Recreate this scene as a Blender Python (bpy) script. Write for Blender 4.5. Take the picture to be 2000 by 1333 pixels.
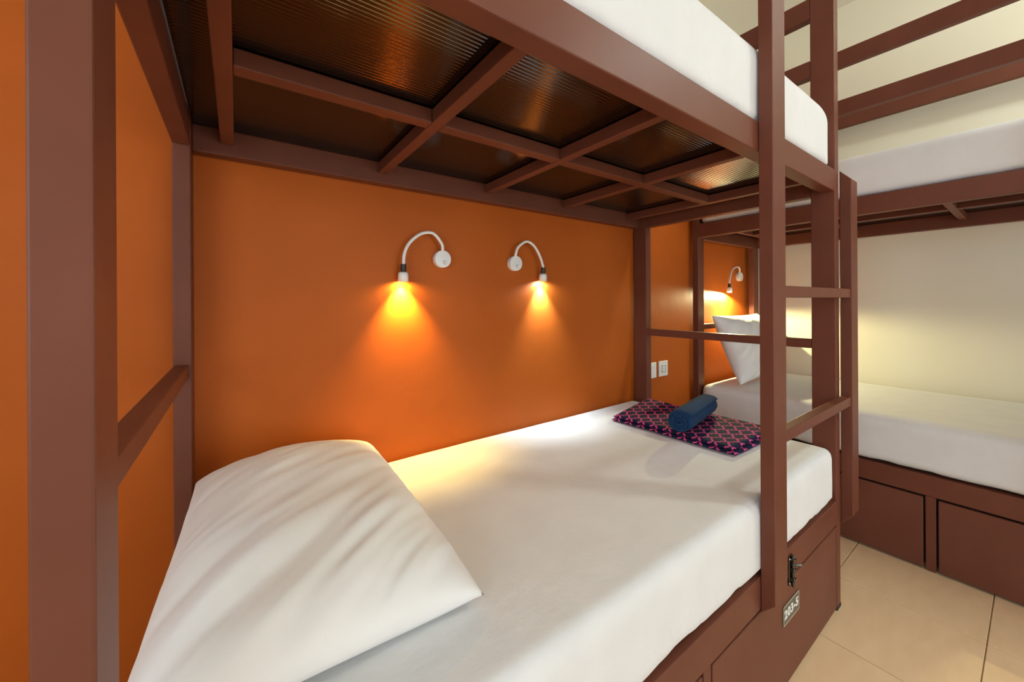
import bpy, bmesh, math, random
from mathutils import Vector, Matrix, noise

for o in list(bpy.data.objects):
    bpy.data.objects.remove(o, do_unlink=True)
scene = bpy.context.scene
COL = scene.collection
PI = math.pi
random.seed(7)

# ------------------------------------------------------------------ camera
FPX = 744.97                                     # focal length in pixels of the 2000 px wide frame
cam_data = bpy.data.cameras.new('camera')
cam_data.sensor_width = 36.0
cam_data.lens = FPX * 36.0 / 2000.0
cam_data.shift_y = -(666.5 - 588.85) / 2000.0
cam_data.clip_start = 0.01
cam = bpy.data.objects.new('camera', cam_data)
COL.objects.link(cam)
fw = Vector((0.585146, 0.810928, -0.000176))
rt = Vector((0.810914, -0.585138, -0.005663))
up = Vector((0.004695, -0.003171, 0.999984))
cam.matrix_world = Matrix(((rt.x, up.x, -fw.x, 0.1342), (rt.y, up.y, -fw.y, -1.3953),
                           (rt.z, up.z, -fw.z, 1.2083), (0, 0, 0, 1)))
scene.camera = cam

# ------------------------------------------------------------------ world, light, exposure
world = bpy.data.worlds.new('world')
scene.world = world
world.use_nodes = True
world.node_tree.nodes['Background'].inputs[0].default_value = (0.75, 0.87, 1.0, 1)
world.node_tree.nodes['Background'].inputs[1].default_value = 1.0


def area_light(name, loc, direction, sx, sy, energy, color, spread=180):
    L = bpy.data.lights.new(name, 'AREA')
    L.shape = 'RECTANGLE'
    L.size = sx
    L.size_y = sy
    L.energy = energy
    L.color = color
    L.spread = math.radians(spread)
    ob = bpy.data.objects.new(name, L)
    COL.objects.link(ob)
    ob.location = loc
    ob.rotation_euler = Vector(direction).to_track_quat('-Z', 'Y').to_euler()
    return ob


ROOM_Y = -5.2
CEIL_Z = 3.27
WALL_R = 3.60
WALL_L = -1.7
# daylight entering through the window of the wall behind the camera
area_light('window_daylight', (1.7, ROOM_Y + 0.05, 1.25), (0, 1, 0.0), 2.9, 1.9, 41, (0.76, 0.875, 1.0))
# daylight through the side window beyond the camera
area_light('side_window_daylight', (WALL_L + 0.05, -2.5, 1.55), (1, 0, 0), 2.3, 1.4, 32, (0.76, 0.88, 1.0))
scene.view_settings.view_transform = 'Standard'
scene.view_settings.look = 'None'
scene.view_settings.gamma = 1.0
scene.view_settings.use_curve_mapping = False
scene.view_settings.exposure = 0.46
scene.cycles.use_denoising = True
scene.cycles.max_bounces = 8
scene.cycles.diffuse_bounces = 5
scene.cycles.use_adaptive_sampling = True
scene.cycles.adaptive_threshold = 0.04
scene.cycles.sample_clamp_indirect = 4.0


# ------------------------------------------------------------------ material helpers
def new_mat(name):
    m = bpy.data.materials.new(name)
    m.use_nodes = True
    nt = m.node_tree
    b = nt.nodes['Principled BSDF']
    return m, nt, b


def node(nt, kind, **kw):
    n = nt.nodes.new(kind)
    for k, v in kw.items():
        setattr(n, k, v)
    return n


def simple(name, color, rough=0.5, metal=0.0, spec=0.5, coat=0.0):
    m, nt, b = new_mat(name)
    b.inputs['Base Color'].default_value = (*color, 1)
    b.inputs['Roughness'].default_value = rough
    b.inputs['Metallic'].default_value = metal
    b.inputs['Specular IOR Level'].default_value = spec
    b.inputs['Coat Weight'].default_value = coat
    return m


def noisy(name, c0, c1, scale, rough, bump=0.0, bscale=None, detail=4.0, stretch=(1, 1, 1), bdist=0.002, spec=0.5,
          bstretch=None, sheen=0.0):
    m, nt, b = new_mat(name)
    tc = node(nt, 'ShaderNodeTexCoord')
    mp = node(nt, 'ShaderNodeMapping')
    mp.inputs['Scale'].default_value = stretch
    nt.links.new(tc.outputs['Object'], mp.inputs['Vector'])
    ns = node(nt, 'ShaderNodeTexNoise')
    ns.inputs['Scale'].default_value = scale
    ns.inputs['Detail'].default_value = detail
    nt.links.new(mp.outputs[0], ns.inputs['Vector'])
    rmp = node(nt, 'ShaderNodeValToRGB')
    rmp.color_ramp.elements[0].position = 0.3
    rmp.color_ramp.elements[1].position = 0.7
    rmp.color_ramp.elements[0].color = (*c0, 1)
    rmp.color_ramp.elements[1].color = (*c1, 1)
    nt.links.new(ns.outputs[0], rmp.inputs[0])
    nt.links.new(rmp.outputs[0], b.inputs['Base Color'])
    b.inputs['Roughness'].default_value = rough
    b.inputs['Specular IOR Level'].default_value = spec
    if sheen:
        b.inputs['Sheen Weight'].default_value = sheen
    if bump:
        mp2 = node(nt, 'ShaderNodeMapping')
        mp2.inputs['Scale'].default_value = bstretch or (1, 1, 1)
        nt.links.new(tc.outputs['Object'], mp2.inputs['Vector'])
        n2 = node(nt, 'ShaderNodeTexNoise')
        n2.inputs['Scale'].default_value = bscale or scale * 8
        n2.inputs['Detail'].default_value = 5
        nt.links.new(mp2.outputs[0], n2.inputs['Vector'])
        bp = node(nt, 'ShaderNodeBump')
        bp.inputs['Strength'].default_value = bump
        bp.inputs['Distance'].default_value = bdist
        nt.links.new(n2.outputs[0], bp.inputs['Height'])
        nt.links.new(bp.outputs[0], b.inputs['Normal'])
    return m


M = {}
M['paint'] = noisy('brown_enamel_paint', (0.136, 0.042, 0.023), (0.160, 0.051, 0.029), 6, 0.46, 0.12, 60,
                   stretch=(1, 1, 1), bdist=0.0006, spec=0.22)
M['board'] = noisy('brown_painted_board', (0.140, 0.046, 0.025), (0.168, 0.057, 0.033), 5, 0.50, 0.15, 40,
                   stretch=(1, 1, 1), bdist=0.0006, spec=0.22)
M['orange'] = noisy('orange_wall_paint', (0.43, 0.093, 0.009), (0.485, 0.108, 0.012), 2.2, 0.5, 0.25, 14,
                    bdist=0.003, spec=0.15)
M['cream'] = noisy('cream_wall_paint', (0.79, 0.735, 0.58), (0.82, 0.765, 0.61), 1.5, 0.7, 0.15, 18, bdist=0.002)
M['ceiling'] = noisy('ceiling_paint', (0.82, 0.765, 0.64), (0.84, 0.785, 0.66), 1.5, 0.8)
def two_tone(name, z_split):
    m = M['orange'].copy()
    m.name = name
    nt = m.node_tree
    b = nt.nodes['Principled BSDF']
    src = b.inputs['Base Color'].links[0].from_socket
    geo = node(nt, 'ShaderNodeNewGeometry')
    sp = node(nt, 'ShaderNodeSeparateXYZ')
    nt.links.new(geo.outputs['Position'], sp.inputs[0])
    gt = node(nt, 'ShaderNodeMath', operation='GREATER_THAN')
    nt.links.new(sp.outputs[2], gt.inputs[0])
    gt.inputs[1].default_value = z_split
    mx = node(nt, 'ShaderNodeMix', data_type='RGBA')
    nt.links.new(gt.outputs[0], mx.inputs[0])
    nt.links.new(src, mx.inputs[6])
    mx.inputs[7].default_value = (0.80, 0.75, 0.60, 1)
    nt.links.new(mx.outputs[2], b.inputs['Base Color'])
    return m


M['orange_cream'] = two_tone('orange_wall_cream_band_on_top', 2.75)
M['grout'] = simple('tile_grout', (0.30, 0.19, 0.10), 0.9)
M['tile'] = noisy('beige_floor_tile', (0.78, 0.545, 0.32), (0.84, 0.605, 0.37), 7, 0.33, 0.05, 30, detail=8,
                  stretch=(1, 3.2, 1), bdist=0.001)
M['sheet'] = noisy('white_cotton_sheet', (0.71, 0.705, 0.70), (0.75, 0.745, 0.74), 9, 0.85, 0.45, 26, spec=0.2,
                   bdist=0.0035, sheen=0.15, bstretch=(1, 1.6, 1))
M['pillowcase'] = noisy('white_pillowcase_cotton', (0.80, 0.78, 0.76), (0.83, 0.81, 0.79), 9, 0.8, 0.4, 26,
                        spec=0.2, bdist=0.003, sheen=0.15)
M['steel'] = simple('dark_nickel', (0.12, 0.11, 0.10), 0.28, 1.0)
M['screw'] = simple('bright_screw_steel', (0.75, 0.73, 0.70), 0.25, 1.0)
M['rubber'] = simple('black_rubber', (0.012, 0.011, 0.011), 0.6)
M['black'] = simple('black_plastic', (0.012, 0.012, 0.012), 0.4)
M['white_metal'] = simple('white_lacquered_metal', (0.82, 0.80, 0.77), 0.35)
M['white_plastic'] = simple('white_plastic', (0.80, 0.78, 0.74), 0.4)
M['grey_plastic'] = simple('grey_plastic', (0.42, 0.40, 0.37), 0.45)
M['plate'] = simple('olive_grey_plate', (0.125, 0.112, 0.078), 0.55)
M['plate_line'] = simple('plate_light_border', (0.62, 0.50, 0.38), 0.55)
M['plate_text'] = simple('plate_white_print', (0.85, 0.84, 0.80), 0.55)
M['plywood'] = noisy('bed_deck_board', (0.30, 0.19, 0.10), (0.38, 0.25, 0.14), 4, 0.6)
M['towel'] = noisy('navy_terry_towel', (0.005, 0.030, 0.085), (0.012, 0.052, 0.130), 120, 0.95, 0.9, 420,
                   bdist=0.003, spec=0.1, sheen=0.06)
M['window_frame'] = simple('white_window_frame', (0.75, 0.74, 0.72), 0.4)
M['glass'], _nt, _b = new_mat('window_glass')
_b.inputs['Base Color'].default_value = (1, 1, 1, 1)
_b.inputs['Roughness'].default_value = 0.02
_b.inputs['Transmission Weight'].default_value = 1.0
# ribbed bronze polycarbonate
M['poly'], nt, b = new_mat('bronze_polycarbonate')
b.inputs['Base Color'].default_value = (0.004, 0.0025, 0.001, 1)
b.inputs['Roughness'].default_value = 0.10
b.inputs['IOR'].default_value = 1.58
b.inputs['Specular IOR Level'].default_value = 0.6


def emit(name, color, strength):
    m, nt, b = new_mat(name)
    b.inputs['Base Color'].default_value = (0.8, 0.8, 0.8, 1)
    b.inputs['Emission Color'].default_value = (*color, 1)
    b.inputs['Emission Strength'].default_value = strength
    return m


# navy cloth with a pink quatrefoil trellis, laid out on the cloth's own flat coordinates
def trellis():
    m, nt, b = new_mat('navy_cloth_pink_trellis')
    uv = node(nt, 'ShaderNodeUVMap')
    sp = node(nt, 'ShaderNodeSeparateXYZ')
    nt.links.new(uv.outputs[0], sp.inputs[0])

    def math_(op, a, c=None):
        n = node(nt, 'ShaderNodeMath', operation=op)
        for i, v in enumerate((a, c)):
            if v is None:
                continue
            if isinstance(v, (int, float)):
                n.inputs[i].default_value = v
            else:
                nt.links.new(v, n.inputs[i])
        return n.outputs[0]
    x, y = sp.outputs[0], sp.outputs[1]
    s = math_('ADD', x, y)
    d = math_('SUBTRACT', x, y)

    def family(p, q):
        w = math_('SINE', math_('MULTIPLY', q, 2 * PI))
        w2 = math_('SINE', math_('MULTIPLY', q, 6 * PI))
        wob = math_('ADD', math_('MULTIPLY', w, 0.055), math_('MULTIPLY', w2, 0.055))
        v = math_('ADD', p, wob)
        fr = math_('FRACT', math_('ADD', v, 0.5))
        return math_('ABSOLUTE', math_('SUBTRACT', fr, 0.5))
    mn = math_('MINIMUM', family(s, d), family(d, s))
    line = math_('LESS_THAN', mn, 0.062)
    mix = node(nt, 'ShaderNodeMix', data_type='RGBA')
    nt.links.new(line, mix.inputs[0])
    mix.inputs[6].default_value = (0.009, 0.011, 0.042, 1)
    mix.inputs[7].default_value = (0.78, 0.085, 0.26, 1)
    nt.links.new(mix.outputs[2], b.inputs['Base Color'])
    b.inputs['Roughness'].default_value = 0.85
    b.inputs['Sheen Weight'].default_value = 0.0
    b.inputs['Specular IOR Level'].default_value = 0.2
    return m


M['trellis'] = trellis()


# ------------------------------------------------------------------ object helpers
def link(name, me, mat, parent=None):
    ob = bpy.data.objects.new(name, me)
    COL.objects.link(ob)
    if mat is not None and not me.materials:
        me.materials.append(mat)
    if parent is not None:
        ob.parent = parent
    return ob


def from_bm(name, bm, mat, parent=None, smooth=False):
    me = bpy.data.meshes.new(name)
    bm.normal_update()
    bm.to_mesh(me)
    bm.free()
    if smooth:
        for p in me.polygons:
            p.use_smooth = True
    return link(name, me, mat, parent)


def add_box(bm, x0, x1, y0, y1, z0, z1, bevel=0.0, seg=1):
    g = bmesh.ops.create_cube(bm, size=1.0)
    vs = g['verts']
    bmesh.ops.scale(bm, vec=(x1 - x0, y1 - y0, z1 - z0), verts=vs)
    bmesh.ops.translate(bm, vec=((x0 + x1) / 2, (y0 + y1) / 2, (z0 + z1) / 2), verts=vs)
    if bevel > 0:
        es = list({e for v in vs for e in v.link_edges})
        bmesh.ops.bevel(bm, geom=es, offset=bevel, segments=seg, affect='EDGES', profile=0.5)


def box(name, x0, x1, y0, y1, z0, z1, mat, parent=None, bevel=0.002, seg=1):
    """A bevelled box whose origin sits at its centre."""
    bm = bmesh.new()
    cx, cy, cz = (x0 + x1) / 2, (y0 + y1) / 2, (z0 + z1) / 2
    add_box(bm, x0 - cx, x1 - cx, y0 - cy, y1 - cy, z0 - cz, z1 - cz, bevel, seg)
    ob = from_bm(name, bm, mat, parent)
    ob.location = (cx, cy, cz)
    return ob


def tag(ob, label=None, cat=None, group=None, kind=None):
    if label:
        ob['label'] = label
    if cat:
        ob['category'] = cat
    if group:
        ob['group'] = group
    if kind:
        ob['kind'] = kind
    return ob


def empty(name, loc, rz=0.0):
    ob = bpy.data.objects.new(name, None)
    COL.objects.link(ob)
    ob.empty_display_size = 0.1
    ob.location = loc
    ob.rotation_euler = (0, 0, rz)
    return ob


def cyl_bm(r0, r1, h, seg=24, bevel=0.0):
    """A cylinder (or cone frustum) along +Z from 0 to h."""
    bm = bmesh.new()
    bmesh.ops.create_cone(bm, cap_ends=True, segments=seg, radius1=r0, radius2=r1, depth=h)
    bmesh.ops.translate(bm, vec=(0, 0, h / 2), verts=bm.verts)
    if bevel:
        es = [e for e in bm.edges if abs(e.verts[0].co.z - e.verts[1].co.z) < 1e-7]
        bmesh.ops.bevel(bm, geom=es, offset=bevel, segments=3, affect='EDGES', profile=0.6)
    return bm


def catmull(pts, n=8):
    out = []
    P = [Vector(p) for p in pts]
    P = [2 * P[0] - P[1]] + P + [2 * P[-1] - P[-2]]
    for i in range(1, len(P) - 2):
        for k in range(n):
            t = k / n
            a, b_, c, d_ = P[i - 1], P[i], P[i + 1], P[i + 2]
            out.append(0.5 * ((2 * b_) + (c - a) * t + (2 * a - 5 * b_ + 4 * c - d_) * t * t
                              + (-a + 3 * b_ - 3 * c + d_) * t ** 3))
    out.append(P[-2])
    return out


def tube_mesh(name, pts, r, mat, parent, seg=12):
    bm = bmesh.new()
    rings = []
    prev = None
    for i, p in enumerate(pts):
        t = (pts[min(i + 1, len(pts) - 1)] - pts[max(i - 1, 0)]).normalized()
        if prev is None:
            nrm = t.orthogonal().normalized()
        else:
            nrm = (prev - t * prev.dot(t)).normalized()
        prev = nrm
        bn = t.cross(nrm)
        rings.append([bm.verts.new(p + (nrm * math.cos(2 * PI * k / seg) + bn * math.sin(2 * PI * k / seg)) * r)
                      for k in range(seg)])
    for a, b_ in zip(rings, rings[1:]):
        for k in range(seg):
            bm.faces.new((a[k], a[(k + 1) % seg], b_[(k + 1) % seg], b_[k]))
    bm.faces.new(rings[0][::-1])
    bm.faces.new(rings[-1])
    return from_bm(name, bm, mat, parent, smooth=True)


# ------------------------------------------------------------------ the room
floor = box('floor', WALL_L - 0.1, WALL_R + 0.1, ROOM_Y - 0.1, 0.1, -0.12, -0.0035, M['grout'], bevel=0)
tag(floor, 'concrete floor with dark joints under beige tiles', None, None, 'structure')
TX, TY, TS, TG = 1.836, -0.862, 0.4195, 0.0032
tile_me = None
ix = int(math.floor((WALL_L - TX) / TS))
while TX + ix * TS < WALL_R:
    iy = int(math.floor((ROOM_Y - TY) / TS))
    while TY + iy * TS < 0:
        x0, x1 = TX + ix * TS + TG / 2, TX + (ix + 1) * TS - TG / 2
        y0, y1 = TY + iy * TS + TG / 2, TY + (iy + 1) * TS - TG / 2
        cut = x0 < WALL_L or x1 > WALL_R or y0 < ROOM_Y or y1 > 0
        if cut:
            x0, x1, y0, y1 = max(x0, WALL_L), min(x1, WALL_R), max(y0, ROOM_Y), min(y1, 0)
            if x1 - x0 > 0.02 and y1 - y0 > 0.02:
                t = box('tile', x0, x1, y0, y1, -0.012, 0.0, M['tile'], floor, 0.0012)
                t.location -= floor.location
        else:
            if tile_me is None:
                t = box('tile', x0, x1, y0, y1, -0.012, 0.0, M['tile'], floor, 0.0012)
                t.location -= floor.location
                tile_me = t.data
            else:
                t = link('tile', tile_me, None, floor)
                t.location = Vector(((x0 + x1) / 2, (y0 + y1) / 2, -0.006)) - floor.location
        iy += 1
    ix += 1

tag(box('ceiling', WALL_L - 0.1, WALL_R + 0.1, ROOM_Y - 0.1, 0.1, CEIL_Z, CEIL_Z + 0.1, M['ceiling'], bevel=0),
    'plain cream painted ceiling', None, None, 'structure')
tag(box('wall_back', WALL_L - 0.1, WALL_R + 0.1, 0.0, 0.1, -0.1, CEIL_Z, M['orange_cream'], bevel=0),
    'burnt orange painted wall behind both bunk beds', None, None, 'structure')
# the left wall, with the side window
SY0, SY1, SZ0, SZ1 = -3.7, -1.3, 0.8, 2.3
bm = bmesh.new()
for (a, b_, c, d_) in ((ROOM_Y, SY0, -0.1, CEIL_Z), (SY1, 0.0, -0.1, CEIL_Z), (SY0, SY1, -0.1, SZ0), (SY0, SY1, SZ1, CEIL_Z)):
    add_box(bm, WALL_L - 0.1, WALL_L, a, b_, c, d_)
tag(from_bm('wall_left', bm, M['cream']), 'cream wall with a side window', None, None, 'structure')
bm = bmesh.new()
for (a, b_, c, d_) in ((SY0, SY1, SZ0, SZ0 + 0.05), (SY0, SY1, SZ1 - 0.05, SZ1), (SY0, SY0 + 0.05, SZ0, SZ1),
                       (SY1 - 0.05, SY1, SZ0, SZ1), (-2.525, -2.475, SZ0, SZ1)):
    add_box(bm, WALL_L - 0.08, WALL_L - 0.03, a, b_, c, d_)
win2 = tag(from_bm('window_2', bm, M['window_frame']), 'white framed side window', None, None, 'structure')
for a, b_ in ((SY0 + 0.05, -2.525), (-2.475, SY1 - 0.05)):
    box('pane', WALL_L - 0.058, WALL_L - 0.052, a, b_, SZ0 + 0.05, SZ1 - 0.05, M['glass'], win2, 0)
tag(box('wall_right', WALL_R, WALL_R + 0.1, ROOM_Y, 0.0, -0.1, CEIL_Z, M['cream'], bevel=0),
    'cream painted wall along the far bunk', None, None, 'structure')
# the wall behind the camera, with its window opening
WX0, WX1, WZ0, WZ1 = 0.2, 3.2, 0.25, 2.25
bm = bmesh.new()
for (a, b_, c, d_) in ((WALL_L, WX0, -0.1, CEIL_Z), (WX1, WALL_R, -0.1, CEIL_Z), (WX0, WX1, -0.1, WZ0), (WX0, WX1, WZ1, CEIL_Z)):
    add_box(bm, a, b_, ROOM_Y - 0.1, ROOM_Y, c, d_)
tag(from_bm('wall_front', bm, M['cream']), 'cream wall with a wide window opening', None, None, 'structure')
bm = bmesh.new()
for (a, b_, c, d_) in ((WX0, WX1, WZ0, WZ0 + 0.05), (WX0, WX1, WZ1 - 0.05, WZ1), (WX0, WX0 + 0.05, WZ0, WZ1),
                       (WX1 - 0.05, WX1, WZ0, WZ1), (1.875, 1.925, WZ0, WZ1)):
    add_box(bm, a, b_, ROOM_Y - 0.08, ROOM_Y - 0.03, c, d_)
win = tag(from_bm('window_1', bm, M['window_frame']), 'wide white framed window', None, None, 'structure')
for a, b_ in ((WX0 + 0.05, 1.875), (1.925, WX1 - 0.05)):
    box('pane', a, b_, ROOM_Y - 0.058, ROOM_Y - 0.052, WZ0 + 0.05, WZ1 - 0.05, M['glass'], win, 0)

# ceiling lamp over the aisle
cl = empty('ceiling_lamp', (2.75, -2.45, CEIL_Z))
tag(cl, 'round white ceiling lamp over the aisle between the beds', 'lamp')
o = from_bm('lamp_rim', cyl_bm(0.175, 0.185, 0.035, 40, 0.004), M['white_metal'], cl, True)
o.location = (0, 0, -0.035)
bm = bmesh.new()
bmesh.ops.create_uvsphere(bm, u_segments=32, v_segments=16, radius=0.16)
bmesh.ops.delete(bm, geom=[v for v in bm.verts if v.co.z > 0.001], context='VERTS')
bmesh.ops.scale(bm, vec=(1, 1, 0.75), verts=bm.verts)
o = from_bm('glass_dome', bm, emit('ceiling_lamp_dome', (0.91, 1.0, 0.93), 74.0), cl, True)
o.location = (0, 0, -0.036)


# ------------------------------------------------------------------ bunk beds
YF, YFB = -0.9304, -0.8536            # front posts: front and back face (bed coordinates)
YB0, YB1 = -0.0885, -0.008            # back posts
XH0, XH1, XF0, XF1 = 0.0, 0.0373, 2.0145, 2.06
ZTOP = 2.43


def stile_mesh(bm, x0, x1, y0, y1, zb_front, zb_back, zt_front, zt_back):
    """Ladder stile: a flat tube whose ends are cut on the slant, y0 = front."""
    v = [bm.verts.new(c) for c in ((x0, y0, zb_front), (x1, y0, zb_front), (x1, y1, zb_back), (x0, y1, zb_back),
                                   (x0, y0, zt_front), (x1, y0, zt_front), (x1, y1, zt_back), (x0, y1, zt_back))]
    for f in ((0, 3, 2, 1), (4, 5, 6, 7), (0, 1, 5, 4), (1, 2, 6, 5), (2, 3, 7, 6), (3, 0, 4, 7)):
        bm.faces.new([v[i] for i in f])
    bmesh.ops.bevel(bm, geom=list(bm.edges), offset=0.0025, segments=2, affect='EDGES', profile=0.5)


def ribbed_sheet(name, x0, x1, y0, y1, z, mat, parent, pitch=0.0105, amp=0.00042, per=6):
    """Fluted sheet, the flutes running along X; a closed slab 8 mm thick."""
    n = int((y1 - y0) / pitch * per)
    vb, faces = [], []
    for i in range(n + 1):
        y = y0 + (y1 - y0) * i / n
        zz = z + amp * math.cos(2 * PI * (y - y0) / pitch)
        vb += [(x0, y, zz), (x1, y, zz)]
    for i in range(n):
        faces.append((2 * i, 2 * i + 2, 2 * i + 3, 2 * i + 1))
    k = len(vb)
    vb += [(x0, y0, z + 0.008), (x1, y0, z + 0.008), (x0, y1, z + 0.008), (x1, y1, z + 0.008)]
    faces += [(k, k + 1, k + 3, k + 2), (0, 1, k + 1, k), (2 * n + 1, 2 * n, k + 2, k + 3)]
    me = bpy.data.meshes.new(name)
    me.from_pydata(vb, [], faces)
    for i, p in enumerate(me.polygons):
        p.use_smooth = i < n
    return link(name, me, mat, parent)


def bunk(label, loc, rz, joists, mull, guard, zrail, ladder_top=2.47, lad=(1.3282, 1.4149, 2.068)):
    t = empty('bunk_bed', loc, rz)
    tag(t, label, 'bunk bed', 'steel bunk beds')
    P = M['paint']
    # corner posts with their rubber feet
    for x0, x1 in ((XH0, XH1), (XF0, XF1)):
        for y0, y1 in ((YF, YFB), (YB0, YB1)):
            p = box('post', x0, x1, y0, y1, 0.012, ZTOP, P, t, 0.0025, 2)
            f = box('post_foot', x0 - 0.0015, x1 + 0.0015, y0 - 0.0015, y1 + 0.0015, 0.0, 0.014, M['rubber'], p, 0.002)
            f.location -= p.location
    # lower frame
    g = 0.0005
    box('side_rail', XH1 + g, XF0 - g, YF, -0.885, 0.333, 0.424, P, t, 0.0025)
    box('side_rail', XH1 + g, XF0 - g, -0.05, YB1, 0.333, 0.424, P, t, 0.0025)
    for x0, x1 in ((XH0, XH1), (XF0, XF1)):
        box('end_rail', x0 + 0.003, x1 - 0.003, YFB + g, YB0 - g, 0.333, 0.424, P, t, 0.0025)
        box('mid_rail', x0 + 0.001, x1 - 0.006, YFB + g, YB0 - g, 1.011, 1.047, P, t, 0.0025)
        box('end_panel', x0 + 0.012, x1 - 0.012, YFB + g, YB0 - g, 0.006, 0.332, M['board'], t, 0.001)
    box('deck', XH1 + 0.003, XF0 - 0.003, -0.884, -0.051, 0.400, 0.415, M['plywood'], t, 0.001)
    # storage fronts under the mattress
    box('mullion', mull[0], mull[1], YF + 0.002, YF + 0.03, 0.004, 0.3325, P, t, 0.0015)
    for a, b_ in ((XH1 + 0.005, mull[0] - 0.007), (mull[1] + 0.007, XF0 - 0.004)):
        box('storage_door', a, b_, YF + 0.001, YF + 0.019, 0.010, 0.3235, M['board'], t, 0.002)
    box('storage_back', XH1 + 0.004, XF0 - 0.004, -0.87, -0.865, 0.006, 0.333, M['rubber'], t, 0)
    # upper frame
    zb, zt = zrail
    box('side_rail', XH1 + g, XF0 - g, YF, -0.8857, zb, zt, P, t, 0.003, 2)
    box('side_rail', XH1 + g, XF0 - g, -0.05, YB1, zb - 0.004, zt, P, t, 0.003, 2)
    for x0, x1 in ((XH0, XH1), (XF0, XF1)):
        box('end_rail', x0, x1 - 0.001, YFB + g, YB0 - g, zb - 0.006, zt, P, t, 0.003, 2)
    for j in joists:
        box('joist', j, j + 0.031, -0.8852, -0.0505, 1.656, 1.6925, P, t, 0.0025, 2)
    js = sorted(joists)
    ends = [(js[i] + 0.0315, js[i + 1] - 0.0005) for i in range(len(js) - 1)]
    for a, b_ in ends:
        box('centre_beam', a, b_, -0.505, -0.466, 1.6563, 1.6922, P, t, 0.0025, 2)
    ribbed_sheet('deck_sheet', XH1 + 0.002, XF0 - 0.002, -0.884, -0.052, 1.6945, M['poly'], t)
    # guard rails of the upper berth
    for z0, z1 in guard:
        box('guard_rail', XH0, XH1 - 0.001, YFB + g, YB0 - g, z0, z1, P, t, 0.003, 2)
        box('guard_rail', XF0, XF1 - 0.006, YFB + g, YB0 - g, z0, z1, P, t, 0.003, 2)
        box('guard_rail', XH1 + g, lad[0] - g, YF, YF + 0.036, z0, z1, P, t, 0.003, 2)
    z0, z1 = guard[0]
    box('guard_rail', XH1 + g, XF0 - g, -0.045, -0.009, z0, z1, P, t, 0.003, 2)
    # ladder on the front
    for x0, x1, zf, zk in ((lad[0], lad[1], ladder_top, ladder_top), (lad[2], lad[2] + 0.082, 1.676, 1.717)):
        bm = bmesh.new()
        stile_mesh(bm, x0, x1, YF - 0.037, YF - 0.0008, 0.3644, 0.3246, zf, zk)
        from_bm('ladder_stile', bm, P, t)
    for z0, z1 in ((0.794, 0.828), (1.2145, 1.249)):
        box('ladder_rung', lad[1] + 0.0004, lad[2] - 0.0004, YF - 0.033, YF - 0.002, z0, z1, P, t, 0.0025, 2)
    return t


JX = (0.099, 0.534, 0.9686, 1.4037, 1.895)
bed1 = bunk('dark brown steel bunk bed in the foreground with ladder and number plate', (0, 0, 0), 0.0, JX,
            (1.022, 1.056), ((2.343, 2.426), (2.107, 2.173)), (1.628, 1.7126))
bed2 = bunk('dark brown steel bunk bed standing along the cream wall', (3.5444, -0.030, 0), -PI / 2,
            (0.17, 0.62, 1.093, 1.52, 1.93), (1.062, 1.094), ((2.385, 2.467), (2.142, 2.217)), (1.624, 1.713),
            lad=(1.400, 1.487, 2.068))

# number plate and bolt latch on the near bed's storage front
pl = box('number_plate', 1.486, 1.613, -0.9322, -0.9297, 0.204, 0.264, M['plate'], bed1, 0.0005)
tag(pl, 'small olive grey plate reading 203-5')
bm = bmesh.new()
for a, b_, c, d_ in ((-0.0630, 0.0630, -0.0295, -0.0278), (-0.0630, 0.0630, 0.0278, 0.0295),
                     (-0.0630, -0.0613, -0.0295, 0.0295), (0.0613, 0.0630, -0.0295, 0.0295)):
    add_box(bm, a, b_, -0.0019, -0.0012, c, d_)
from_bm('plate_border', bm, M['plate_line'], pl)
fc = bpy.data.curves.new('digits', 'FONT')
fc.body = '203-5'
fc.size = 0.036
fc.align_x = 'CENTER'
fc.align_y = 'CENTER'
fc.extrude = 0.0003
fc.offset = 0.0011
fc.space_character = 1.12
tmp = bpy.data.objects.new('digits', fc)
COL.objects.link(tmp)
bpy.context.view_layer.update()
me = bpy.data.meshes.new_from_object(tmp.evaluated_get(bpy.context.evaluated_depsgraph_get()))
bpy.data.objects.remove(tmp, do_unlink=True)
me.materials.clear()
dg = link('plate_digits', me, M['plate_text'], pl)
dg.location = (0.0, -0.0016, 0.0)
dg.rotation_euler = (PI / 2, 0, 0)
dg.scale = (1.22, 1.0, 1.0)

lt = box('bolt_latch', 1.5285, 1.5575, -0.9345, -0.9297, 0.312, 0.404, M['steel'], bed1, 0.0015)
tag(lt, 'dark metal barrel bolt with bright screws')
lc = lt.location.copy()
b_ = from_bm('bolt', cyl_bm(0.0048, 0.0048, 0.098, 16, 0.0012), M['steel'], lt, True)
b_.location = Vector((1.543, -0.9395, 0.308)) - lc
for z in (0.328, 0.358, 0.388):
    k = box('keeper', 1.5345, 1.5515, -0.9465, -0.9335, z, z + 0.010, M['steel'], lt, 0.0025, 2)
    k.location -= lc
kb = from_bm('bolt_knob', cyl_bm(0.0035, 0.0045, 0.022, 14, 0.001), M['steel'], lt, True)
kb.location = Vector((1.543, -0.942, 0.378)) - lc
kb.rotation_euler = (PI / 2, 0, 0.9)
scr = None
for x in (1.5315, 1.5545):
    for z in (0.320, 0.396):
        if scr is None:
            o = from_bm('screw', cyl_bm(0.0030, 0.0018, 0.0012, 12), M['screw'], lt, False)
            scr = o.data
        else:
            o = link('screw', scr, None, lt)
        o.location = Vector((x, -0.9345, z)) - lc
        o.rotation_euler = (PI / 2, 0, 0)


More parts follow.
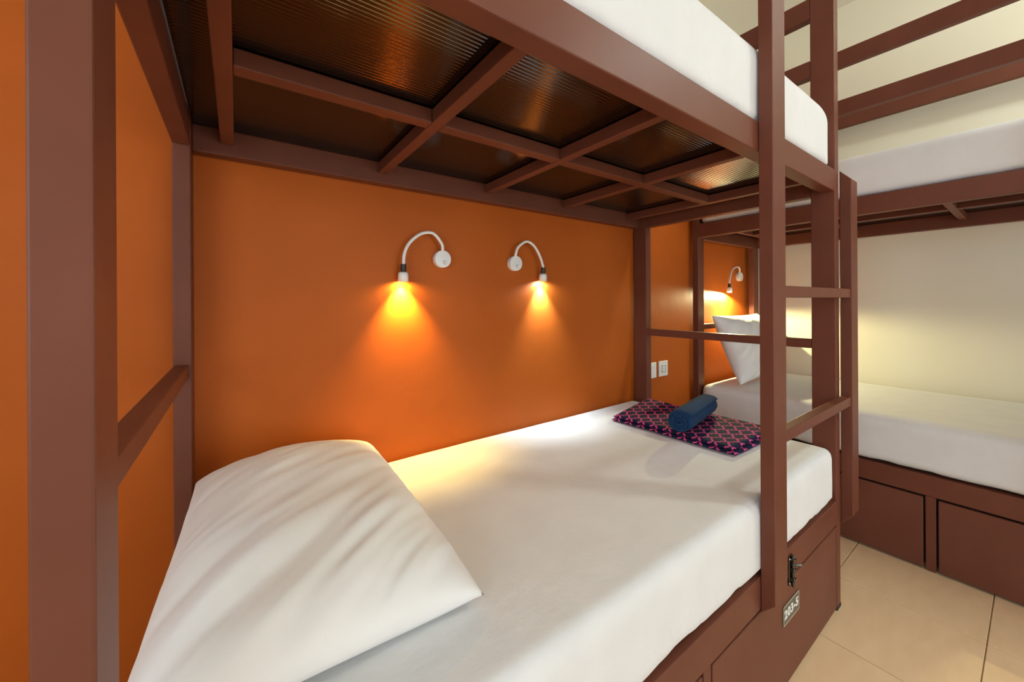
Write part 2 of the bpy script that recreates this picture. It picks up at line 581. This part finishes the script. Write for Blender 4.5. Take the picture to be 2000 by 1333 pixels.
# ------------------------------------------------------------------ mattresses
def soft_box(name, x0, x1, y0, y1, z0, z1, rad, mat, seed, res=0.022, amp=0.004, hem=0.006, crown=0.0):
    """Mattress in a fitted sheet: a rounded box with an uneven surface and a wavy hem."""
    nx, ny, nz = max(4, int((x1 - x0) / res)), max(4, int((y1 - y0) / res)), max(6, int((z1 - z0) / 0.018))
    c = Vector(((x0 + x1) / 2, (y0 + y1) / 2, z0))
    bm = bmesh.new()
    vmap = {}

    def pt(i, j, k):
        key = (i, j, k)
        if key in vmap:
            return vmap[key]
        # finer spacing close to the edges
        def ease(a):
            return a - math.sin(2 * PI * a) / (2 * PI) * 0.55
        p = Vector((x0 + (x1 - x0) * ease(i / nx), y0 + (y1 - y0) * ease(j / ny), z0 + (z1 - z0) * k / nz))
        rb = 0.012
        rx, ry, rz = rad if isinstance(rad, tuple) else (rad, rad, rad)
        rz0 = rb if p.z < (z0 + z1) / 2 else rz
        q = Vector((min(max(p.x, x0 + rx), x1 - rx), min(max(p.y, y0 + ry), y1 - ry), min(max(p.z, z0 + rz0), z1 - rz)))
        d = p - q
        if d.length > 1e-9:
            dd = Vector((d.x / rx, d.y / ry, d.z / rz0))
            m_ = max(abs(dd.x), abs(dd.y), abs(dd.z))
            if m_ > 1e-9:
                l_ = dd.length
                dd = dd * (m_ / l_)
                p = q + Vector((dd.x * rx, dd.y * ry, dd.z * rz0))
        h = (p.z - z0) / (z1 - z0)
        s = noise.noise(Vector((p.x * 2.3 + seed, p.y * 2.3, p.z * 3.0))) * amp
        s += noise.noise(Vector((p.x * 7.5 + seed, p.y * 9.5, p.z * 7.0))) * amp * 0.35
        out = (p - Vector(((x0 + x1) / 2, (y0 + y1) / 2, (z0 + z1) / 2)))
        if k == nz:
            fx = max(0.0, 1 - (2 * (p.x - x0) / (x1 - x0) - 1) ** 4) * max(0.0, 1 - (2 * (p.y - y0) / (y1 - y0) - 1) ** 4)
            p.z += s + crown * fx
        elif k > 0:
            if j == 0 or j == ny:
                p.y += (-1 if j == 0 else 0.0) * s * 0.8
            if i == 0 or i == nx:
                p.x += (1 if i == nx else -1) * s * 0.5
        if k <= 2:
            p.z += hem * max(0.0, 0.3 + noise.noise(Vector((p.x * 9 + seed * 3, p.y * 9, 0.7))) + 0.6 * noise.noise(Vector((p.x * 26 + seed, p.y * 26, 3.7)))) * (1 - k / 3)
        v = bm.verts.new(p - c)
        vmap[key] = v
        return v
    for i in range(nx):
        for j in range(ny):
            bm.faces.new((pt(i, j, nz), pt(i + 1, j, nz), pt(i + 1, j + 1, nz), pt(i, j + 1, nz)))
            bm.faces.new((pt(i, j, 0), pt(i, j + 1, 0), pt(i + 1, j + 1, 0), pt(i + 1, j, 0)))
    for k in range(nz):
        for i in range(nx):
            bm.faces.new((pt(i, 0, k), pt(i + 1, 0, k), pt(i + 1, 0, k + 1), pt(i, 0, k + 1)))
            bm.faces.new((pt(i, ny, k), pt(i, ny, k + 1), pt(i + 1, ny, k + 1), pt(i + 1, ny, k)))
        for j in range(ny):
            bm.faces.new((pt(0, j, k), pt(0, j, k + 1), pt(0, j + 1, k + 1), pt(0, j + 1, k)))
            bm.faces.new((pt(nx, j, k), pt(nx, j + 1, k), pt(nx, j + 1, k + 1), pt(nx, j, k + 1)))
    bmesh.ops.recalc_face_normals(bm, faces=bm.faces)
    ob = from_bm(name, bm, mat, None, True)
    ob.location = c
    return ob


G = 'white mattresses on the bunk beds'
tag(soft_box('mattress', 0.043, 2.008, -0.9295, -0.008, 0.430, 0.636, (0.06, 0.030, 0.038), M['sheet'], 1.3, res=0.018, amp=0.0028, crown=0.002, hem=0.013),
    'white sheeted mattress on the lower berth of the foreground bunk', 'mattress', G)
tag(soft_box('mattress', 0.043, 2.011, -0.926, -0.052, 1.7175, 1.940, (0.13, 0.024, 0.055), M['sheet'], 5.1, hem=0.003, res=0.018),
    'white sheeted mattress on the upper berth of the foreground bunk', 'mattress', G)
tag(soft_box('mattress', 2.618, 3.532, -2.040, -0.075, 0.431, 0.655, 0.05, M['sheet'], 9.7, amp=0.003, hem=0.009),
    'white sheeted mattress on the lower berth beside the cream wall', 'mattress', G)
tag(soft_box('mattress', 2.624, 3.490, -2.040, -0.075, 1.7165, 1.924, 0.04, M['sheet'], 14.2, hem=0.003),
    'white sheeted mattress on the upper berth beside the cream wall', 'mattress', G)


# ------------------------------------------------------------------ pillows
def pillow_mesh(w, h, thick, seed, n=84, corner=(0, 0, 0, 0), wr=0.004, floor=None, pin=0.03, far_left=(0, 0), near_left=(0, 0)):
    """Pillow lying in its own XY plane: w along X, h along Y, the corners pulled out into points."""
    bm = bmesh.new()
    top, bot = {}, {}

    def edge(a):
        return max(0.0, 1 - abs(a) ** 2.6)
    for i in range(n + 1):
        for j in range(n + 1):
            u, v = 2 * i / n - 1, 2 * j / n - 1
            u = math.copysign(abs(u) ** 0.8, u)
            v = math.copysign(abs(v) ** 0.8, v)
            x = w / 2 * u * (1 - pin * (1 - v * v) * abs(u) ** 3)
            y = h / 2 * v * (1 - pin * (1 - u * u) * abs(v) ** 3)
            t = (edge(u) * edge(v)) ** 0.50
            wf, wn = (1 - u) * (1 + v) / 4, (1 - u) * (1 - v) / 4
            x += far_left[0] * wf + near_left[0] * wn
            y += far_left[1] * wf + near_left[1] * wn
            cz = (corner[0] * (1 - u) * (1 - v) + corner[1] * (1 + u) * (1 - v)
                  + corner[2] * (1 + u) * (1 + v) + corner[3] * (1 - u) * (1 + v)) / 4
            # slack folds running diagonally, strongest towards the near left side
            q = (x * 0.80 + y * 0.60) + 0.03 * noise.noise(Vector((x * 4, y * 4, seed)))
            fold = noise.noise(Vector((q * 4.0 + seed, (x * 0.6 - y * 0.8) * 22, seed * 2)))
            fold2 = noise.noise(Vector((q * 6.0 + seed, (x * 0.6 - y * 0.8) * 48, seed)))
            pk = 0.5 * (1 - v)
            zf = wr * (fold * 1.3 + 0.5 * fold2) * (0.25 + pk) * min(1.0, t * 1.6)
            lump = 0.012 * noise.noise(Vector((x * 4 + seed, y * 4, 1.0))) * t
            zt = cz + thick * 0.62 * t + zf + lump
            zb = cz - thick * 0.38 * t
            if floor is not None:
                zb = max(zb, floor)
            top[i, j] = bm.verts.new((x, y, zt))
            if i in (0, n) or j in (0, n):
                bot[i, j] = top[i, j]
            else:
                bot[i, j] = bm.verts.new((x, y, min(zb, zt - 0.002)))
    for i in range(n):
        for j in range(n):
            bm.faces.new((top[i, j], top[i + 1, j], top[i + 1, j + 1], top[i, j + 1]))
            f = (bot[i, j], bot[i, j + 1], bot[i + 1, j + 1], bot[i + 1, j])
            bm.faces.new(f)
    return bm


bm = pillow_mesh(0.49, 0.75, 0.18, 3.4, corner=(0.050, 0.0, 0.055, 0.068), wr=0.0095, floor=-0.021,
                 far_left=(0.030, -0.045), near_left=(-0.005, -0.030))
p1 = from_bm('pillow', bm, M['pillowcase'], None, True)
p1.location = (0.259, -0.415, 0.664)
tag(p1, 'large white pillow lying at the head of the near lower mattress', 'pillow', 'white pillows')
bm = pillow_mesh(0.68, 0.47, 0.20, 8.8, wr=0.014, pin=0.07)
p2 = from_bm('pillow', bm, M['pillowcase'], None, True)
p2.location = (3.055, -0.195, 0.886)
p2.rotation_euler = (math.radians(68), 0, 0)
tag(p2, 'white pillow propped upright against the orange wall on the far lower mattress', 'pillow', 'white pillows')


# ------------------------------------------------------------------ folded cloth and rolled towel
A, B, Cc, D = Vector((1.572, -0.205)), Vector((1.985, -0.105)), Vector((1.985, -0.752)), Vector((1.592, -0.745))


def cloth_layer(bm, uvl, z, th, inset, seed, shift=(0, 0)):
    n, m_ = 30, 40
    quad = [p.copy() for p in (A, B, Cc, D)]
    cen = sum(quad, Vector((0, 0))) / 4
    quad = [p + (cen - p) * inset + Vector(shift) for p in quad]
    top, bot = {}, {}
    for i in range(n + 1):
        for j in range(m_ + 1):
            u, v = i / n, j / m_
            p = (quad[0] * (1 - u) * (1 - v) + quad[1] * u * (1 - v) + quad[2] * u * v + quad[3] * (1 - u) * v)
            wob = 0.006 * noise.noise(Vector((p.x * 9, p.y * 9, seed)))
            ed = min(u, 1 - u) * 0.41
            ev = min(v, 1 - v) * 0.55
            e = min(1.0, min(ed, ev) / 0.016)
            rnd = math.sqrt(max(0.0, 1 - (1 - e) ** 2))
            zc = z + th * 0.5
            lump = 0.0035 * noise.noise(Vector((p.x * 11 + seed, p.y * 11, 0))) * e
            x, y = p.x + wob, p.y + wob * 0.6
            top[i, j] = (bm.verts.new((x, y, zc + th * 0.5 * rnd + lump)), p)
            if i in (0, n) or j in (0, m_):
                bot[i, j] = top[i, j]
            else:
                bot[i, j] = (bm.verts.new((x, y, zc - th * 0.5 * rnd)), p)
    for i in range(n):
        for j in range(m_):
            for tab, order in ((top, ((0, 0), (1, 0), (1, 1), (0, 1))), (bot, ((0, 0), (0, 1), (1, 1), (1, 0)))):
                ids = [(i + a, j + b_) for a, b_ in order]
                f = bm.faces.new([tab[k][0] for k in ids])
                f.smooth = True
                for lp, k in zip(f.loops, ids):
                    u, v = k[0] / n, k[1] / m_
                    lp[uvl].uv = (u * 5.6 + 0.25, v * 8.6 + 0.1)


cb = empty('folded_cloth', (1.79, -0.42, 0.637))
tag(cb, 'navy cloth with pink trellis pattern folded flat at the foot of the near lower mattress', 'cloth')
for nm, z, th, ins, sd, sh in (('lower_fold', 0.6415, 0.010, -0.005, 2.0, (-0.004, -0.004)),
                               ('upper_fold', 0.6520, 0.014, 0.02, 6.0, (0.004, 0.004))):
    bm = bmesh.new()
    uvl = bm.loops.layers.uv.new('UVMap')
    cloth_layer(bm, uvl, z, th, ins, sd, sh)
    bmesh.ops.translate(bm, vec=-Vector(cb.location), verts=bm.verts)
    bmesh.ops.recalc_face_normals(bm, faces=bm.faces)
    o = from_bm(nm, bm, M['trellis'], cb)


def towel_roll():
    """Terry towel rolled up: a thick strip wound in a spiral, slightly squashed."""
    L, R, turns, th = 0.385, 0.0540, 3.4, 0.0130
    N = 150
    bm = bmesh.new()
    prof_o, prof_i = [], []
    for k in range(N + 1):
        a = turns * 2 * PI * k / N
        r = R - (R - 0.010) * (1 - k / N)
        wob = 0.0016 * noise.noise(Vector((math.cos(a) * 2, math.sin(a) * 2, k * 0.05)))
        prof_o.append((a, r + wob))
        prof_i.append((a, max(0.002, r + wob - th)))
    M_ = 22
    rows = []
    for s in range(M_ + 1):
        x = -L / 2 + L * s / M_
        e = min(s, M_ - s) / M_ * L
        sh = 1.0 - 0.10 * max(0.0, 1 - e / 0.03) ** 2
        ring = []
        for tab in (prof_o, prof_i):
            rr = []
            for k, (a, r) in enumerate(tab):
                ofs = 0.010 * noise.noise(Vector((a * 0.35, 4.0, 0))) if s in (0, M_) else 0
                lump = 0.0022 * noise.noise(Vector((x * 14, math.cos(a) * 1.6, math.sin(a) * 1.6)))
                rr.append(bm.verts.new((x + ofs, math.cos(a) * (r * sh + lump) * 1.04, math.sin(a) * (r * sh + lump) * 0.93)))
            ring.append(rr)
        rows.append(ring)
    for s in range(M_):
        for k in range(N):
            o0, o1 = rows[s][0], rows[s + 1][0]
            i0, i1 = rows[s][1], rows[s + 1][1]
            bm.faces.new((o0[k], o0[k + 1], o1[k + 1], o1[k]))
            bm.faces.new((i0[k], i1[k], i1[k + 1], i0[k + 1]))
        for k in (0, N):
            bm.faces.new((rows[s][0][k], rows[s + 1][0][k], rows[s + 1][1][k], rows[s][1][k]))
    for s in (0, M_):
        for k in range(N):
            bm.faces.new((rows[s][0][k], rows[s][1][k], rows[s][1][k + 1], rows[s][0][k + 1]))
    bmesh.ops.recalc_face_normals(bm, faces=bm.faces)
    return bm


tw = from_bm('rolled_towel', towel_roll(), M['towel'], None, True)
p_a, p_b = Vector((1.572, -0.543, 0.7155)), Vector((1.965, -0.463, 0.7155))
tw.location = (p_a + p_b) / 2
tw.rotation_euler = (0, 0, math.atan2(p_b.y - p_a.y, p_b.x - p_a.x))
tag(tw, 'dark blue towel rolled up on the patterned cloth', 'towel')


# ------------------------------------------------------------------ reading lamps on the orange wall
def reading_lamp(label, base, arm, head_dir, color, watt_in, watt_out, cone, lens_strength, spill_blend=0.5):
    t = empty('reading_lamp', (base[0], 0.0, base[1]))
    tag(t, label, 'lamp', 'gooseneck reading lamps')
    o0 = Vector((base[0], 0.0, base[1]))
    b_ = from_bm('wall_base', cyl_bm(0.034, 0.034, 0.026, 40, 0.003), M['white_metal'], t, True)
    b_.rotation_euler = (PI / 2, 0, 0)
    sw = from_bm('switch', cyl_bm(0.0065, 0.0055, 0.006, 20, 0.0012), M['white_plastic'], b_, True)
    sw.location = (0.006, -0.014, 0.026)
    rg = from_bm('switch_ring', cyl_bm(0.0080, 0.0080, 0.0012, 20), M['grey_plastic'], b_, True)
    rg.location = (0.006, -0.014, 0.0256)
    pts = [Vector(p) for p in arm]
    tip = pts[-1]
    tube_mesh('gooseneck', [p - o0 for p in catmull(pts, 8)], 0.0058, M['white_metal'], t)
    d = Vector(head_dir).normalized()
    q = d.to_track_quat('Z', 'Y').to_euler()
    c = from_bm('collar', cyl_bm(0.0098, 0.0102, 0.030, 20, 0.0012), M['black'], t, True)
    c.location = tip - d * 0.004 - o0
    c.rotation_euler = q
    # lamp head: a small rounded cup, open at the bottom
    bm = bmesh.new()
    prof = ((0.0080, 0.0), (0.0130, 0.0015), (0.0165, 0.005), (0.0180, 0.012), (0.0186, 0.036), (0.0172, 0.036), (0.0165, 0.028))
    S = 28
    rings = [[bm.verts.new((r * math.cos(2 * PI * k / S), r * math.sin(2 * PI * k / S), z)) for k in range(S)] for r, z in prof]
    for r0, r1 in zip(rings, rings[1:]):
        for k in range(S):
            bm.faces.new((r0[k], r0[(k + 1) % S], r1[(k + 1) % S], r1[k]))
    bm.faces.new(rings[0][::-1])
    h = from_bm('lamp_head', bm, M['white_metal'], t, True)
    h.location = tip + d * 0.024 - o0
    h.rotation_euler = q
    ln = from_bm('lens', cyl_bm(0.0160, 0.0160, 0.004, 24), emit('lamp_lens_light', color, lens_strength), h, True)
    ln.location = (0, 0, 0.029)
    mouth = tip + d * (0.024 + 0.0385)
    for nm, w, ang, bl in (('reading_lamp_beam', watt_in, cone, 1.0), ('reading_lamp_spill', watt_out, 174, spill_blend)):
        L = bpy.data.lights.new(nm, 'SPOT')
        L.energy = w
        L.color = color
        L.spot_size = math.radians(ang)
        L.spot_blend = bl
        L.shadow_soft_size = 0.006
        lo = bpy.data.objects.new(nm, L)
        COL.objects.link(lo)
        lo.parent = t
        lo.location = mouth - o0
        lo.rotation_euler = d.to_track_quat('-Z', 'Y').to_euler()
    return t


ya = -0.033
reading_lamp('left reading lamp of two above the near mattress, casting yellow light', (0.792, 1.376),
             [(0.788, -0.024, 1.400), (0.788, -0.028, 1.415), (0.781, ya, 1.434), (0.755, ya, 1.465), (0.729, ya, 1.472),
              (0.692, ya, 1.461), (0.653, ya, 1.427), (0.633, ya, 1.386), (0.629, ya, 1.343)],
             (0.03, 0.16, -1), (1.0, 0.68, 0.20), 33, 1.3, 88, 60)
reading_lamp('right reading lamp of two above the near mattress, casting pale light', (1.148, 1.378),
             [(1.142, -0.024, 1.402), (1.143, -0.028, 1.418), (1.154, ya, 1.450), (1.199, ya, 1.478), (1.243, ya, 1.463),
              (1.280, ya, 1.414), (1.300, ya, 1.362)],
             (0.05, 0.15, -1), (0.80, 0.93, 1.0), 21, 1.7, 78, 60)
reading_lamp('small reading lamp above the propped pillow of the far bed', (3.334, 1.390),
             [(3.312, -0.018, 1.418), (3.300, -0.030, 1.436), (3.262, -0.036, 1.461), (3.170, -0.038, 1.441), (3.118, -0.039, 1.366), (3.110, -0.040, 1.325)],
             (-0.16, -0.06, -1), (1.0, 0.92, 0.48), 10, 27, 75, 60, 0.25)

# ------------------------------------------------------------------ wall sockets
for x0, nm, lab in ((2.137, 'wall_plate', 'white wall plate half hidden behind the near bed post'),
                    (2.259, 'power_socket', 'square white power socket on the orange wall between the beds')):
    s = empty(nm, (x0 + 0.047, 0.0, 0.780))
    tag(s, lab, 'wall plate', 'white plates on the orange wall')
    box('cover_plate', -0.047, 0.047, -0.009, -0.0002, -0.0475, 0.0475, M['white_plastic'], s, 0.003, 2)
    if nm == 'power_socket':
        bm = bmesh.new()
        add_box(bm, -0.024, 0.024, -0.0105, -0.0085, -0.024, 0.024, 0.001)
        from_bm('socket_insert', bm, M['grey_plastic'], s)
        well = from_bm('socket_well', cyl_bm(0.0195, 0.0195, 0.0008, 28), M['white_plastic'], s, False)
        well.location = (0, -0.0105, 0)
        well.rotation_euler = (PI / 2, 0, 0)
        for dx in (-0.0095, 0.0095):
            hl = from_bm('pin_hole', cyl_bm(0.0026, 0.0026, 0.0006, 12), M['black'], s, False)
            hl.location = (dx, -0.0112, 0)
            hl.rotation_euler = (PI / 2, 0, 0)
    else:
        box('rocker', -0.026, 0.026, -0.0125, -0.0085, -0.031, 0.031, M['white_plastic'], s, 0.0015, 2)
